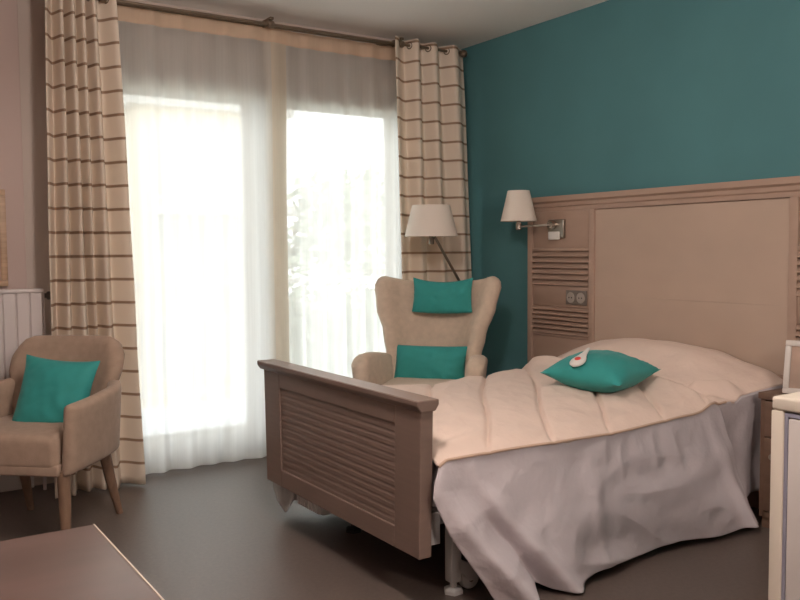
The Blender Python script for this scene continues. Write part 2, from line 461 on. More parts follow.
# ------------------------------------------------------------------ radiator
rad = thing('radiator', 'white fluted panel radiator on the wall behind the taupe armchair', 'radiator', (.2, 4.55, .12))
bm = bmesh.new(); pts = []
x = -.55; w = .062
yb, yf = 4.535, 4.487
n = 22
for i in range(n):
    xa = .815 - (n - i) * w
    for dx, yy in ((0, yf + .010), (.006, yf), (w - .006, yf), (w, yf + .010)): pts.append((xa + dx, yy))
pts += [(.815, yb), (.815 - n * w, yb)]
prism(bm, pts, 'z', .13, 1.005); obj('panel', bm, M['rad'], rad, True, smooth=False)
bm = B(.815 - n * w - .004, .819, 4.478, 4.545, 1.003, 1.022, bev=.005)
obj('top_grille', bm, M['rad'], rad, True)
obj('side_cover', B(.815, .822, 4.485, 4.545, .13, 1.004, bev=.003), M['rad'], rad, True)
for xx in (-.2, .55): obj('wall_bracket', B(xx, xx + .04, 4.54, 4.60, .3, .85), M['rad'], rad, True)
bm = bmesh.new(); tube(bm, [(.822, 4.515, .985), (.875, 4.515, .985)], .012, 12)
lathe(bm, [(.014, .836), (.021, .842), (.021, .872), (.015, .880)], (0, 4.515, .985), 16, 'x'); obj('valve', bm, M['rad_dark'], rad, True)
bm = bmesh.new(); tube(bm, [(.80, 4.515, .14), (.80, 4.515, 0.0)], .009, 10); obj('pipe', bm, M['rad'], rad, True)

# picture above the radiator
pic = thing('picture_frame', 'tan wooden picture frame on the wall above the radiator, cut by the photo edge', 'picture', (.45, 4.59, 1.27))
def frame4(bm, x0, x1, z0, z1, y0, y1, s, bev=.004):
    box(bm, x0, x1, y0, y1, z0, z0 + s, bev=bev); box(bm, x0, x1, y0, y1, z1 - s, z1, bev=bev)
    box(bm, x0, x0 + s, y0, y1, z0 + s, z1 - s, bev=bev); box(bm, x1 - s, x1, y0, y1, z0 + s, z1 - s, bev=bev)
    return bm
obj('frame_moulding', frame4(bmesh.new(), .22, .672, 1.035, 1.515, 4.572, 4.598, .03), M['frame_tan'], pic, True)
obj('print', B(.245, .647, 4.585, 4.594, 1.06, 1.49), M['art'], pic, True)

# ------------------------------------------------------------------ taupe tub armchair
tc = thing('armchair', 'taupe low tub armchair with splayed wooden legs beside the radiator', 'armchair', (.672, 3.86, 0), radians(-42))
FB = M['taupe_fab']
def back_fn(u, v):
    uu = u * 2 - 1
    hw = sinterp([0, .35, .62, .88, 1.0], [.215, .222, .248, .272, .262], v)
    c = 1 - .0 * v
    # round the two upper corners
    z0, z1 = .30, .815
    zt = z1 - .085 * max(0, (abs(uu) - .72) / .28) ** 2.2
    z = lerp(z0, zt, v)
    y = .20 + .115 * (z - .30) / .5 - .105 * abs(uu) ** 2.4 * (1 - .25 * v)
    return Vector((hw * uu * (1 - .0), y, z))
bm = bmesh.new(); shell_closed(bm, 14, 12, back_fn, .075); obj('backrest', bm, FB, tc, angle=80)
for s in (-1, 1):
    def arm_fn(u, v, s=s):
        # u front(0) -> back(1); v bottom -> top
        y = lerp(-.275, .225, u)
        zt = lerp(.598, .635, u ** 1.2) ; zb = lerp(.315, .335, u)
        z = lerp(zb, zt, v)
        x = (.268 + .020 * v + .018 * sin(pi * min(1, u * 1.1)) - .045 * sm((u - .7) / .3)) * s
        return Vector((x, y, z))
    bm = bmesh.new(); shell_closed(bm, 12, 8, arm_fn, .062); obj('armrest', bm, FB, tc, angle=80)
bm = B(-.248, .248, -.284, .20, .312, .36, bev=.010, seg=3); obj('seat_frame', bm, FB, tc)
bm = B(-.242, .242, -.288, .18, .335, .475, bev=.032, seg=5)
bmesh.ops.subdivide_edges(bm, edges=bm.edges[:], cuts=1)
for v in bm.verts:
    if v.co.z > .45: v.co.z += .018 * (1 - (v.co.x / .25) ** 2) * (1 - ((v.co.y + .05) / .25) ** 2)
obj('seat_cushion', bm, FB, tc, angle=60)
for s in (-1, 1):
    bm = bmesh.new(); tube(bm, [(s * .250, -.245, .33), (s * .254, -.250, .16), (s * .258, -.255, 0)], [.027, .023, .016], 14)
    obj('front_leg', bm, M['leg_wood'], tc)
    bm = bmesh.new(); tube(bm, [(s * .200, .155, .36), (s * .21, .20, .18), (s * .222, .258, 0)], [.028, .023, .015], 14)
    obj('rear_leg', bm, M['leg_wood'], tc)

bm = cushion(bmesh.new(), .345, .345, .12, pinch=.09, seed=5, wr=.008)
cu = obj('throw_cushion', bm, M['teal_fab'], None, angle=80)
mx = root_matrix(tc) @ Matrix.Translation((.05, .035, .58)) @ Matrix.Rotation(radians(9), 4, 'Y') @ Matrix.Rotation(radians(68), 4, 'X') @ Matrix.Rotation(radians(5), 4, 'Z')
cu.matrix_world = mx
tag(cu, 'square teal cushion leaning on the seat of the taupe armchair', 'cushion')

# ------------------------------------------------------------------ beige wing chair
WC = (2.75, 3.90, 0); wrz = radians(-50)
wc = thing('wing_chair', 'beige high-backed wing chair in the corner between bed and patio door', 'armchair', WC, wrz)
FB = M['beige_fab']
def wing_fn(u, v):
    uu = u * 2 - 1; au = abs(uu)
    z0 = .36; zt = 1.005 + .055 * au ** 2 - .05 * max(0, (au - .86) / .14) ** 2
    z = lerp(z0, zt, v)
    hw = sinterp([.36, .58, .72, .88, 1.0, 1.06], [.245, .25, .28, .335, .36, .357], z)
    fw = interp([.36, .6, .85, 1.06], [.20, .21, .205, .16], z)
    y = .235 + .11 * (z - .36) / .65 - fw * au ** 2.6
    return Vector((hw * (sin(uu * 1.25) / sin(1.25)), y, z))
bm = bmesh.new(); shell_closed(bm, 20, 14, wing_fn, .100); obj('backrest', bm, FB, wc, angle=80)
for s in (-1, 1):
    def arm_fn(u, v, s=s):
        y = lerp(-.30, .17, u)
        zt = lerp(.595, .625, sin(pi * min(1, u * .9 + .25))) - .05 * max(0, (.22 - u) / .22) ** 2
        z = lerp(.26, zt, v)
        x = (.235 + .075 * (1 - u) ** .8 + .03 * v ** 1.5 - .02 * max(0, (.25 - u) / .25) ** 2) * s
        return Vector((x, y, z))
    bm = bmesh.new(); shell_closed(bm, 12, 8, arm_fn, .095); obj('armrest', bm, FB, wc, angle=80)
obj('seat_frame', B(-.27, .27, -.29, .25, .22, .34, bev=.03, seg=4), FB, wc)
bm = B(-.245, .245, -.335, .20, .33, .455, bev=.05, seg=6)
bmesh.ops.subdivide_edges(bm, edges=bm.edges[:], cuts=1)
for v in bm.verts:
    if v.co.z > .42: v.co.z += .025 * (1 - (v.co.x / .25) ** 2) * (1 - ((v.co.y + .07) / .28) ** 2)
obj('seat_cushion', bm, FB, wc, angle=60)
for sx in (-1, 1):
    for sy, yy in ((-1, -.24), (1, .22)):
        bm = bmesh.new(); tube(bm, [(sx * .225, yy, .23), (sx * .235, yy + sy * .02, 0)], [.024, .016], 14); obj('leg', bm, M['leg_wood'], wc)
# head cushion, draped over the top of the back
def sag_head(p, u, v):
    p = p.copy(); p.z -= .0; p.y -= .022 * (1 - u * u) * (1 if v > 0 else .7) ; return p
bm = cushion(bmesh.new(), .365, .205, .075, pinch=.05, seed=9, wr=.008, sag=sag_head)
hc = obj('head_cushion', bm, M['teal_fab'], None, angle=80)
hc.matrix_world = root_matrix(wc) @ Matrix.Translation((.035, .205, .935)) @ Matrix.Rotation(radians(80), 4, 'X')
tag(hc, 'teal headrest cushion at the top of the beige wing chair', 'cushion')
bm = cushion(bmesh.new(), .43, .235, .10, pinch=.04, seed=13, wr=.008)
lc = obj('lumbar_cushion', bm, M['teal_fab'], None, angle=80)
lc.matrix_world = root_matrix(wc) @ Matrix.Translation((-.008, .07, .532)) @ Matrix.Rotation(radians(74), 4, 'X')
tag(lc, 'teal lumbar cushion between the armrests of the beige wing chair', 'cushion')

# ------------------------------------------------------------------ floor lamp
fl = thing('floor_lamp', 'floor lamp with white conical shade on a slanting arm behind the wing chair', 'lamp', (3.22, 4.14, 0))
bm = lathe(bmesh.new(), [(.115, 0), (.12, .004), (.12, .016), (.112, .022), (.02, .028), (.012, .04)], (3.22, 4.14, 0), 36); obj('base', bm, M['steel'], fl, True)
bm = lathe(bmesh.new(), [(.011, .02), (.011, .95)], (3.22, 4.14, 0), 16); obj('pole', bm, M['steel'], fl, True)
bm = tube(bmesh.new(), [(3.22, 4.14, .93), (3.165, 4.13, .985), (2.935, 4.085, 1.275)], .0085, 12); obj('arm', bm, M['steel'], fl, True)
bm = lathe(bmesh.new(), [(.014, 1.232), (.016, 1.236), (.016, 1.275), (.010, 1.285), (.010, 1.33)], (2.905, 4.08, 0), 18)
tube(bm, [(2.935, 4.085, 1.272), (2.905, 4.08, 1.262)], .008, 10); obj('lamp_holder', bm, M['steel'], fl, True)
def shade(bm, c, r0, r1, z0, z1, t=.002):
    pr = [(r0, z0), (r1, z1), (r1 - t, z1), (r0 - t, z0)]
    V = []
    for r, h in pr + [pr[0]]:
        V.append((r, h))
    lathe(bm, V, c, 48, 'z', cap=False); bmesh.ops.remove_doubles(bm, verts=bm.verts[:], dist=1e-6); return bm
bm = shade(bmesh.new(), (2.905, 4.08, 0), .158, .112, 1.278, 1.462)
obj('lamp_shade', bm, M['shade'], fl, True)
bm = bmesh.new()
for k in range(3):
    a = k * 2 * pi / 3; tube(bm, [(2.905, 4.08, 1.325), (2.905 + .15 * cos(a), 4.08 + .15 * sin(a), 1.300)], .002, 6)
obj('shade_ring', bm, M['steel'], fl, True)

# ------------------------------------------------------------------ headboard
hb = thing('headboard', 'wide oak wall headboard with pale centre panel and louvred sides behind the bed', 'headboard', (3.50, 2.73, 0))
HX = 3.46; HB = RX1
CY0, CY1, LY1, LY0 = 2.155, 3.305, 3.85, 1.61
W = M['wood']
obj('back_panel', B(HX + .022, HB, LY0, LY1, 0, 1.42), W, hb, True, smooth=False)
for za_, zb_ in ((.25, .9387), (.9392, 1.413)):
    obj('pale_panel', B(HX + .006, HX + .022, CY0, CY1, za_, zb_), M['panel'], hb, True, smooth=False)
bm = bmesh.new()
prism(bm, [(HB, 1.418), (HX + .004, 1.418), (HX + .004, 1.440), (HX - .004, 1.447), (HX - .004, 1.466), (HX - .018, 1.476), (HX - .018, 1.505), (HB, 1.505)], 'y', LY0 - .02, LY1 + .02)
obj('top_moulding', bm, W, hb, True, smooth=False)
obj('lower_rail', B(HX - .002, HX + .024, CY0, CY1, 0, .63, bev=.003), W, hb, True)
for y0, y1 in ((CY1, LY1), (LY0, CY0)):
    s = .042
    for a, b in ((y0, y0 + s), (y1 - s, y1)):
        obj('stile', B(HX - .004, HX + .024, a, b, 0, 1.418, bev=.003), W, hb, True)
    ya, yb_ = y0 + s, y1 - s
    obj('upper_plate', B(HX + .006, HX + .024, ya, yb_, 1.205, 1.418, bev=.003), W, hb, True)
    for zz in ((1.185, 1.205), (.685, .70)): obj('cross_rail', B(HX - .002, HX + .024, ya, yb_, *zz, bev=.002), W, hb, True)
    obj('socket_plate', B(HX + .002, HX + .024, ya, yb_, .865, .985, bev=.002), W, hb, True)
    obj('lower_plate', B(HX + .006, HX + .024, ya, yb_, 0, .685, bev=.003), W, hb, True)
    for z0, z1, nsl in ((.985, 1.185, 6), (.70, .865, 6)):
        h = (z1 - z0) / nsl
        bm = bmesh.new()
        for k in range(nsl):
            zz = z0 + k * h
            prism(bm, [(HX - .010, zz + .003), (HX - .010, zz + .008), (HX + .014, zz + h - .001), (HX + .024, zz + h - .001), (HX + .024, zz + .002)], 'y', ya, yb_)
        obj('louvre_panel', bm, W, hb, True, smooth=False)

# double socket
so = thing('power_socket', 'dark grey double socket set between the louvres of the headboard', 'socket', (HX, 3.438, .918))
obj('cover_plate', B(HX - .008, HX + .003, 3.358, 3.520, .880, .962, bev=.003), M['socket'], so, True)
for yy in (3.400, 3.478):
    bm = lathe(bmesh.new(), [(.029, HX - .012), (.031, HX - .010), (.031, HX - .006)], (0, yy, .921), 28, 'x'); si = obj('socket_insert', bm, M['socket_light'], so, True)
    bm = lathe(bmesh.new(), [(.0045, HX - .0128), (.0045, HX - .011)], (0, yy + .010, .921), 10, 'x')
    lathe(bm, [(.0045, HX - .0128), (.0045, HX - .011)], (0, yy - .010, .921), 10, 'x'); obj('pin_hole', bm, M['dark'], si, True)

# wall reading lamp
wl = thing('wall_lamp', 'wall reading lamp with small white conical shade on the headboard', 'lamp', (HX, 3.59, 1.33))
obj('wall_plate', B(HX - .014, HX + .007, 3.535, 3.665, 1.262, 1.370, bev=.006, seg=3), M['steel'], wl, True)
obj('plate_hub', lathe(bmesh.new(), [(.022, HX - .05), (.024, HX - .046), (.024, HX - .012)], (0, 3.61, 1.338), 20, 'x'), M['chrome'], wl, True)
bm = tube(bmesh.new(), [(HX - .045, 3.61, 1.338), (HX - .085, 3.64, 1.335), (3.305, 3.745, 1.332)], .0065, 12); obj('arm', bm, M['steel'], wl, True)
bm = lathe(bmesh.new(), [(.012, 1.312), (.016, 1.316), (.016, 1.35), (.010, 1.356), (.010, 1.40)], (3.30, 3.752, 0), 18); obj('lamp_holder', bm, M['chrome'], wl, True)
bm = shade(bmesh.new(), (3.30, 3.752, 0), .106, .064, 1.362, 1.540); obj('lamp_shade', bm, M['shade'], wl, True)
bm = bmesh.new()
for k in range(3):
    a = k * 2 * pi / 3 + .4; tube(bm, [(3.30, 3.752, 1.395), (3.30 + .099 * cos(a), 3.752 + .099 * sin(a), 1.375)], .0018, 6)
obj('shade_ring', bm, M['steel'], wl, True)
obj('switch', B(HX - .026, HX - .012, 3.560, 3.648, 1.252, 1.300, bev=.005, seg=3), M['white_plastic'], wl, True)['label'] = 'white switch box'

# ------------------------------------------------------------------ bed
bed = thing('bed', 'adjustable care bed with louvred taupe oak footboard and white metal frame', 'bed', (2.45, 2.80, 0))
FX = 1.525; FT = .050; FY0, FY1, FZ0, FZ1 = 2.205, 3.425, .188, .690
fbm = bmesh.new()
def fbox(y0, y1, z0, z1, dx=0, bev=.004): box(fbm, FX + dx, FX + FT - dx, y0, y1, z0, z1, bev=bev)
st = .155
fbox(FY0, FY0 + st, FZ0, FZ1); fbox(FY1 - st, FY1, FZ0, FZ1)
fbox(FY0 + st, FY1 - st, FZ1 - .075, FZ1); fbox(FY0 + st, FY1 - st, FZ0, FZ0 + .075)
nsl = 13; za, zb = FZ0 + .075, FZ1 - .075; h = (zb - za) / nsl
for k in range(nsl):
    zz = za + k * h
    prism(fbm, [(FX + .006, zz), (FX + .006, zz + .014), (FX + .0105, zz + h), (FX + .04, zz + h), (FX + .04, zz)], 'y', FY0 + st - .004, FY1 - st + .004)
# the board narrows slightly towards the floor
for v in fbm.verts:
    t = (FZ1 - v.co.z) / (FZ1 - FZ0); v.co.y += (2.80 - v.co.y) / .62 * .016 * t
fb = obj('footboard', fbm, M['wood_foot'], bed, True, smooth=False)
bm = bmesh.new()
prism(bm, [(FX - .004, FZ1 - .012), (FX + FT + .004, FZ1 - .012), (FX + FT + .018, FZ1 + .008), (FX + FT + .018, FZ1 + .026), (FX - .018, FZ1 + .026), (FX - .018, FZ1 + .008)], 'y', FY0 - .008, FY1 + .030)
es = [e for e in bm.edges]; bmesh.ops.bevel(bm, geom=es, offset=.003, segments=1, affect='EDGES')
obj('cap_rail', bm, M['wood_foot'], fb, True, smooth=False)
for yy in (2.29, 3.31):
    obj('side_rail', B(1.60, 3.40, yy - .02, yy + .02, .27, .33, bev=.005), M['bedmetal'], bed, True)
obj('cross_bar', B(1.59, 1.64, 2.27, 3.33, .25, .31, bev=.005), M['bedmetal'], bed, True)
obj('cross_bar', B(3.30, 3.35, 2.27, 3.33, .25, .31, bev=.005), M['bedmetal'], bed, True)
obj('corner_bracket', B(1.58, 1.63, 2.245, 2.36, .215, .325, bev=.004), M['bedmetal'], bed, True)
for xx, yy in ((1.735, 2.315), (1.77, 3.07), (3.2, 2.34), (3.2, 3.29)):
    bm = B(xx - .022, xx + .022, yy - .022, yy + .022, .04, .28, bev=.006); lg = obj('leg', bm, M['bedmetal'], bed, True)
    bm = lathe(bmesh.new(), [(.036, 0), (.036, .012), (.030, .018), (.013, .022), (.013, .05)], (xx, yy, 0), 6 if xx < 2 else 14); obj('foot_pad', bm, M['bedmetal'] if xx < 1.75 else M['rubber'], lg, True, smooth=False)
    y2 = yy + (.0 if yy < 2.8 else -.0); x2 = xx + .068
    bm = lathe(bmesh.new(), [(.012, -.014), (.036, -.013), (.039, -.008), (.039, .008), (.036, .013), (.012, .014)], (x2, y2, .039), 24, 'y'); w_ = obj('caster_wheel', bm, M['bedmetal'] if xx < 1.75 else M['rubber'], lg, True)
    bm = lathe(bmesh.new(), [(.012, -.017), (.012, .017)], (x2, y2, .039), 12, 'y'); obj('axle_cap', bm, M['chrome'], lg, True)
    bm = prism(bmesh.new(), [(x2 - .012, .035), (x2 + .012, .035), (x2 + .012, .085), (xx + .01, .12), (xx + .01, .085)], 'y', y2 - .022, y2 - .017); prism(bm, [(x2 - .012, .035), (x2 + .012, .035), (x2 + .012, .085), (xx + .01, .12), (xx + .01, .085)], 'y', y2 + .017, y2 + .022)
    obj('caster_fork', bm, M['bedmetal'], lg, True, smooth=False)
# ribbed motor box
bm = B(1.60, 1.70, 3.035, 3.245, .105, .26, bev=.008)
for k in range(11): box(bm, 1.586, 1.604, 3.045 + k * .018, 3.054 + k * .018, .112, .25, bev=.002)
obj('motor_box', bm, M['white_plastic'], bed, True)['label'] = 'white ribbed motor housing'
bm = B(1.60, 3.42, 2.235, 3.365, .33, .485, bev=.04, seg=4); obj('mattress', bm, M['mattress'], bed, True)

# ------------------------------------------------------------------ bedspread
def zedge(x):      # height of the piped seam on the near side
    return sinterp([1.57, 1.62, 1.75, 2.4, 2.85, 3.05, 3.452], [.495, .517, .518, .508, .525, .548, .600], x)
NY, FYE = 2.205, 3.415
seams = [1.48, 1.79, 2.085, 2.39, 2.68, 2.97]
def ridge(x, y, z):
    return 1 - abs(ns(x, y, z)) * 2.2
def top_fn(u, v):
    x = lerp(1.585, 3.452, u); y = lerp(NY, FYE, v)
    e = min(v, 1 - v)
    dome = 1 - (1 - min(1, e / .42)) ** 2.4
    inn = sm(e / .05)
    z = zedge(x) + .048 * dome + .016 * inn
    xc = 3.02 + .09 * v                       # where the cloth is tucked in front of the pillow
    pb = sm((x - xc) / .24)
    z += pb * .082 * (1 - abs(2 * v - 1) ** 2.4) * (1 - .25 * sm((x - 3.36) / .1))
    z += -.020 * math.exp(-((x - xc - .012) / .020) ** 2) * (.25 + .75 * inn)
    z += (.016 + .022 * sm((v - .55) / .4)) * math.exp(-((x - xc + .040) / .040) ** 2)
    # loose rolled fold running to the near edge beside the pillow
    q = (x - 3.13) * .62 + (y - 2.28) * .78; t_ = (x - 3.13) * .78 - (y - 2.28) * .62
    z += .036 * math.exp(-(q / .022) ** 2) * sm((t_ + .16) / .08) * sm((.12 - t_) / .08)
    z -= .014 * math.exp(-((q + .040) / .018) ** 2) * sm((t_ + .16) / .08) * sm((.12 - t_) / .08)
    # diagonal stitched channels
    if x < xc - .02:
        d = min(abs(x - (s + .80 * (y - 2.2) + .012 * sin(7 * y + s * 9))) * .78 for s in seams)
        fade = .12 + .88 * sm(e / .045)
        z += (.016 * (1 - math.exp(-d / .05)) - .015 * math.exp(-(d / .009) ** 2)) * fade - .006
        # small puckers beside the stitching
        z += .0035 * ridge(x * 9 - y * 7, (x + y) * 3.2, 2) * inn
    z += (.008 * ns(x * 5, y * 5, 1) + .004 * ns(x * 13, y * 9, 4)) * inn
    # long shallow puckers near the foot
    z += .0055 * sin((x * .55 - y * .84) * 58 + 3 * ns(x * 4, y * 4, 3)) * math.exp(-((x - 1.72) / .20) ** 2) * inn
    y += -.012 * (1 - sm(v / .05)) - .05 * sm((x - 3.18) / .27) * (1 - sm(v / .16))
    return Vector((x, y, z))
bm = bmesh.new(); V = grid(bm, 330, 210, top_fn)
bs = obj('bedspread', bm, M['quilt'], None, angle=80)
tag(bs, 'cream quilted bedspread with pale side drop covering the bed', 'bedspread')
s_ = bs.modifiers.new('cloth', 'SOLIDIFY'); s_.thickness = .012; s_.offset = -1
# piping along the near seam
def seam_pt(u):
    p = top_fn(u, 0); return p
bm = tube(bmesh.new(), [seam_pt(i / 160 * .80) + Vector((0, -.003, 0)) for i in range(161)], .0055, 8); obj('piping', bm, M['piping'], bs)
# near side drop
def drop_fn(u, v):
    # v: 0 top .. 1 hem
    x0 = interp([0, .10, .2, .45, 1.0], [1.588, 1.560, 1.550, 1.60, 1.785], v); x1 = lerp(3.03, 3.185, v ** .8)
    x = lerp(x0, x1, u)
    tp = seam_pt((lerp(1.59, 3.03, u) - 1.585) / 1.867); zt = tp.z - .002
    hem = interp([0, .05, .10, .16, .22, .30, .45, .7, 1.0], [.006, .008, .055, .022, .012, .035, .030, .030, .028], u) + .004 * sin(u * 21)
    z = lerp(zt, hem, v)
    yb = interp([0, .06, .12, .2, .5, 1.0], [2.115, 2.085, 2.120, 2.110, 2.125, 2.130], u)
    y = lerp(tp.y + .003, yb, v ** 1.25)
    k = v ** .8
    # soft folds that run down and away from the foot end
    y += -k * .060 * math.exp(-((u - .012 - .050 * v) / .028) ** 2)
    y += k * .030 * math.exp(-((u - .085 - .05 * v) / .028) ** 2)
    y += -k * .050 * math.exp(-((u - .10 - .11 * v) / .035) ** 2)
    y += -k * .034 * math.exp(-((u - .52 + .16 * v) / .030) ** 2) * sm(1.25 - v)
    y += -k * .030 * math.exp(-((u - .945 - .02 * v) / .020) ** 2)
    y += -.026 * k * sin(u * 9 - 1.4 * v + .8)
    y += -.009 * sin(min(1, v * 2.2) * pi) * (ridge(u * 17, v * 1.1, 6) - .5) * sm((u - .40) / .2)
    # sagging creases across the drop
    y += -.016 * (ridge(x * 2.2 + z * 3.5, z * 5.5 - x * 1.6, 5) - .5) * k
    y += .007 * ns(x * 6 + z * 5, z * 7, 9) + .003 * ns(x * 16, z * 14, 8)
    return Vector((x, min(y, 2.215), z))
bm = bmesh.new(); grid(bm, 260, 100, drop_fn); o = obj('side_drop', bm, M['skirt'], bs, angle=80); o['label'] = 'pale lilac side drop'
s_ = o.modifiers.new('cloth', 'SOLIDIFY'); s_.thickness = .003
# the shorter drop below the pillow end
def drop2_fn(u, v):
    x = lerp(3.02, 3.446, u) - .012 * v * u
    p = seam_pt((lerp(3.02, 3.446, u) - 1.585) / 1.867)
    z = lerp(p.z - .004, .10 + .03 * u, v)
    y = lerp(p.y + .004, 2.215, sm(v * 1.6)) - k2(u) * v
    return Vector((x, y + .004 * ns(x * 9, z * 6, 1), z))
def k2(u): return .012 * (1 + sin(u * 16))
bm = bmesh.new(); grid(bm, 40, 40, drop2_fn); o = obj('pillow_drop', bm, M['skirt'], bs, angle=80)
s_ = o.modifiers.new('cloth', 'SOLIDIFY'); s_.thickness = .003
# far side drop
def drop3_fn(u, v):
    x = lerp(1.60, 3.40, u); zt = top_fn((x - 1.585) / 1.867, 1).z - .003
    return Vector((x, 3.42 + .03 * v + .018 * v * sin(u * 40), lerp(zt, .05, v)))
bm = bmesh.new(); grid(bm, 90, 14, drop3_fn); obj('side_drop', bm, M['skirt'], bs, angle=80)

def top_z(x, y):
    return top_fn((x - 1.585) / 1.867, (y - NY) / (FYE - NY)).z

# teal cushion on the bed
BC = (2.775, 2.61)
bz = top_z(*BC)
def sag_bed(p, u, v): return p
bm = cushion(bmesh.new(), .385, .385, .165, pinch=.07, seed=17, wr=.007)
bc = obj('throw_cushion', bm, M['teal_fab'], None, angle=80)
bc.location = (BC[0], BC[1], bz + .070); bc.rotation_euler = (radians(3), radians(-4), radians(14))
tag(bc, 'square teal cushion lying on the cream bedspread of the bed', 'cushion')

# call handset on the cushion
rm = thing('call_handset', 'small white call handset with red button lying on the bed cushion', 'handset')
bm = bmesh.new()
pr = [(0.000, .010), (.006, .020), (.018, .027), (.034, .029), (.050, .025), (.066, .017), (.085, .011), (.108, .008), (.122, .006), (.126, .001)]
rings = []
for l, hw in pr:
    rings.append([bm.verts.new((hw * cos(2 * pi * k / 20), l, .009 * (hw / .029) ** .5 * sin(2 * pi * k / 20))) for k in range(20)])
for a, b in zip(rings, rings[1:]):
    for k in range(20): bm.faces.new((a[k], a[(k + 1) % 20], b[(k + 1) % 20], b[k]))
bm.faces.new(rings[0][::-1]); bm.faces.new(rings[-1])
obj('handset_body', bm, M['white_plastic'], rm, angle=70)
bm = lathe(bmesh.new(), [(.011, .006), (.011, .0105), (.008, .0118)], (0, .034, 0), 20); obj('call_button', bm, M['red'], rm)['label'] = 'red call button'
def cush_top(x, y):
    u, v = x / .1925, y / .1925
    return .165 / 2 * max(0, 1 - abs(u) ** 2.2) ** .55 * max(0, 1 - abs(v) ** 2.2) ** .55
hx, hy = -.122, .030
gx = (cush_top(hx + .02, hy) - cush_top(hx - .02, hy)) / .04; gy = (cush_top(hx, hy + .02) - cush_top(hx, hy - .02)) / .04
nn = Vector((-gx, -gy, 1)).normalized(); dd = Vector((1.0, .05, 0)); dd = (dd - nn * dd.dot(nn)).normalized(); xx_ = dd.cross(nn)
Rm = Matrix((xx_, dd, nn)).transposed().to_4x4()
rm.matrix_world = root_matrix(bc) @ Matrix.Translation(Vector((hx, hy, cush_top(hx, hy))) - dd * .06 + nn * .010) @ Rm @ Matrix.Scale(1.22, 4)

# ------------------------------------------------------------------ things under / beside the bed
bag = bmesh.new()
def bag_fn(i, n, j, m_):
    t = j / m_; a = 2 * pi * i / n
    r = interp([0, .12, .4, .75, 1], [.010, .038, .056, .050, .006], t)
    r *= 1 + .22 * ns(cos(a) * 2, sin(a) * 2, t * 5) + .10 * sin(5 * a + 3 * t)
    return Vector((1.60 + .8 * r * cos(a), 3.38 + 1.15 * r * sin(a), lerp(.30, .035, t)))
n, m_ = 28, 18
V = [[bag.verts.new(bag_fn(i, n, j, m_)) for i in range(n)] for j in range(m_ + 1)]
for j in range(m_):
    for i in range(n): bag.faces.new((V[j][i], V[j][(i + 1) % n], V[j + 1][(i + 1) % n], V[j + 1][i]))
bag.faces.new(V[0]); bag.faces.new(V[-1][::-1])
bo = obj('plastic_bag', bag, M['bag'], None, angle=50)
tag(bo, 'crumpled clear plastic bag hanging below the far corner of the footboard', 'bag')

nst = thing('nightstand', 'brown wooden bedside table between bed and white cabinet', 'bedside table', (3.27, 1.90, 0))
ny0, ny1, nx0, nx1, nz = 1.66, 2.135, 3.235, 3.455, .585
obj('table_top', B(nx0 - .012, nx1, ny0, ny1, nz - .028, nz, bev=.003), M['night'], nst, True)
bm = B(nx0, nx1, ny1 - .028, ny1 - .006, .05, nz - .028); box(bm, nx0, nx1, ny0 + .006, ny0 + .028, .05, nz - .028); box(bm, nx0, nx1, ny0 + .02, ny1 - .02, .05, .075); box(bm, nx1 - .015, nx1, ny0 + .02, ny1 - .02, .05, nz - .028)
obj('carcass', bm, M['night'], nst, True, smooth=False)
dr = obj('drawer', B(nx0 - .010, nx0 + .012, ny0 + .03, ny1 - .03, .40, nz - .034, bev=.003), M['night'], nst, True)
obj('knob', lathe(bmesh.new(), [(.006, nx0 - .012), (.012, nx0 - .022), (.012, nx0 - .030), (.006, nx0 - .033)], (0, 1.9, .475), 16, 'x'), M['steel'], dr, True)
d2 = obj('door', B(nx0 - .010, nx0 + .012, ny0 + .03, ny1 - .03, .08, .394, bev=.003), M['night'], nst, True)
obj('knob', lathe(bmesh.new(), [(.006, nx0 - .012), (.012, nx0 - .022), (.012, nx0 - .030), (.006, nx0 - .033)], (0, 2.06, .32), 16, 'x'), M['steel'], d2, True)
obj('plinth', B(nx0 + .015, nx1 - .01, ny0 + .01, ny1 - .01, 0, .05), M['night'], nst, True)

# white photo frame standing on the nightstand, leaning back
pf = thing('photo_frame', 'white photo frame standing on the bedside table', 'photo frame', (3.315, 1.95, nz))
fm = bmesh.new(); frame4(fm, -.115, .115, 0, .225, -.009, .009, .024, bev=.003)
R_ = Matrix.Rotation(radians(-12), 4, 'X')
fm.transform(R_); obj('frame_moulding', fm, M['wframe'], pf)
fm = B(-.095, .095, -.002, .006, .02, .205); fm.transform(R_); obj('photo_print', fm, M['art'], pf)
fm = prism(bmesh.new(), [(.006, .14), (.012, .14), (.085, 0), (.078, 0)], 'x', -.02, .02); obj('easel_leg', fm, M['dark'], pf)
pf.rotation_euler = (0, 0, radians(-72))

do = obj('dark_slim_box', B(3.434, 3.457, 2.108, 2.132, .585, .715, bev=.004), M['dark'], None)  # plain dark upright box on the bedside table, no particular use
tag(do, 'slim black upright box against the headboard at the bedside table', 'holder')

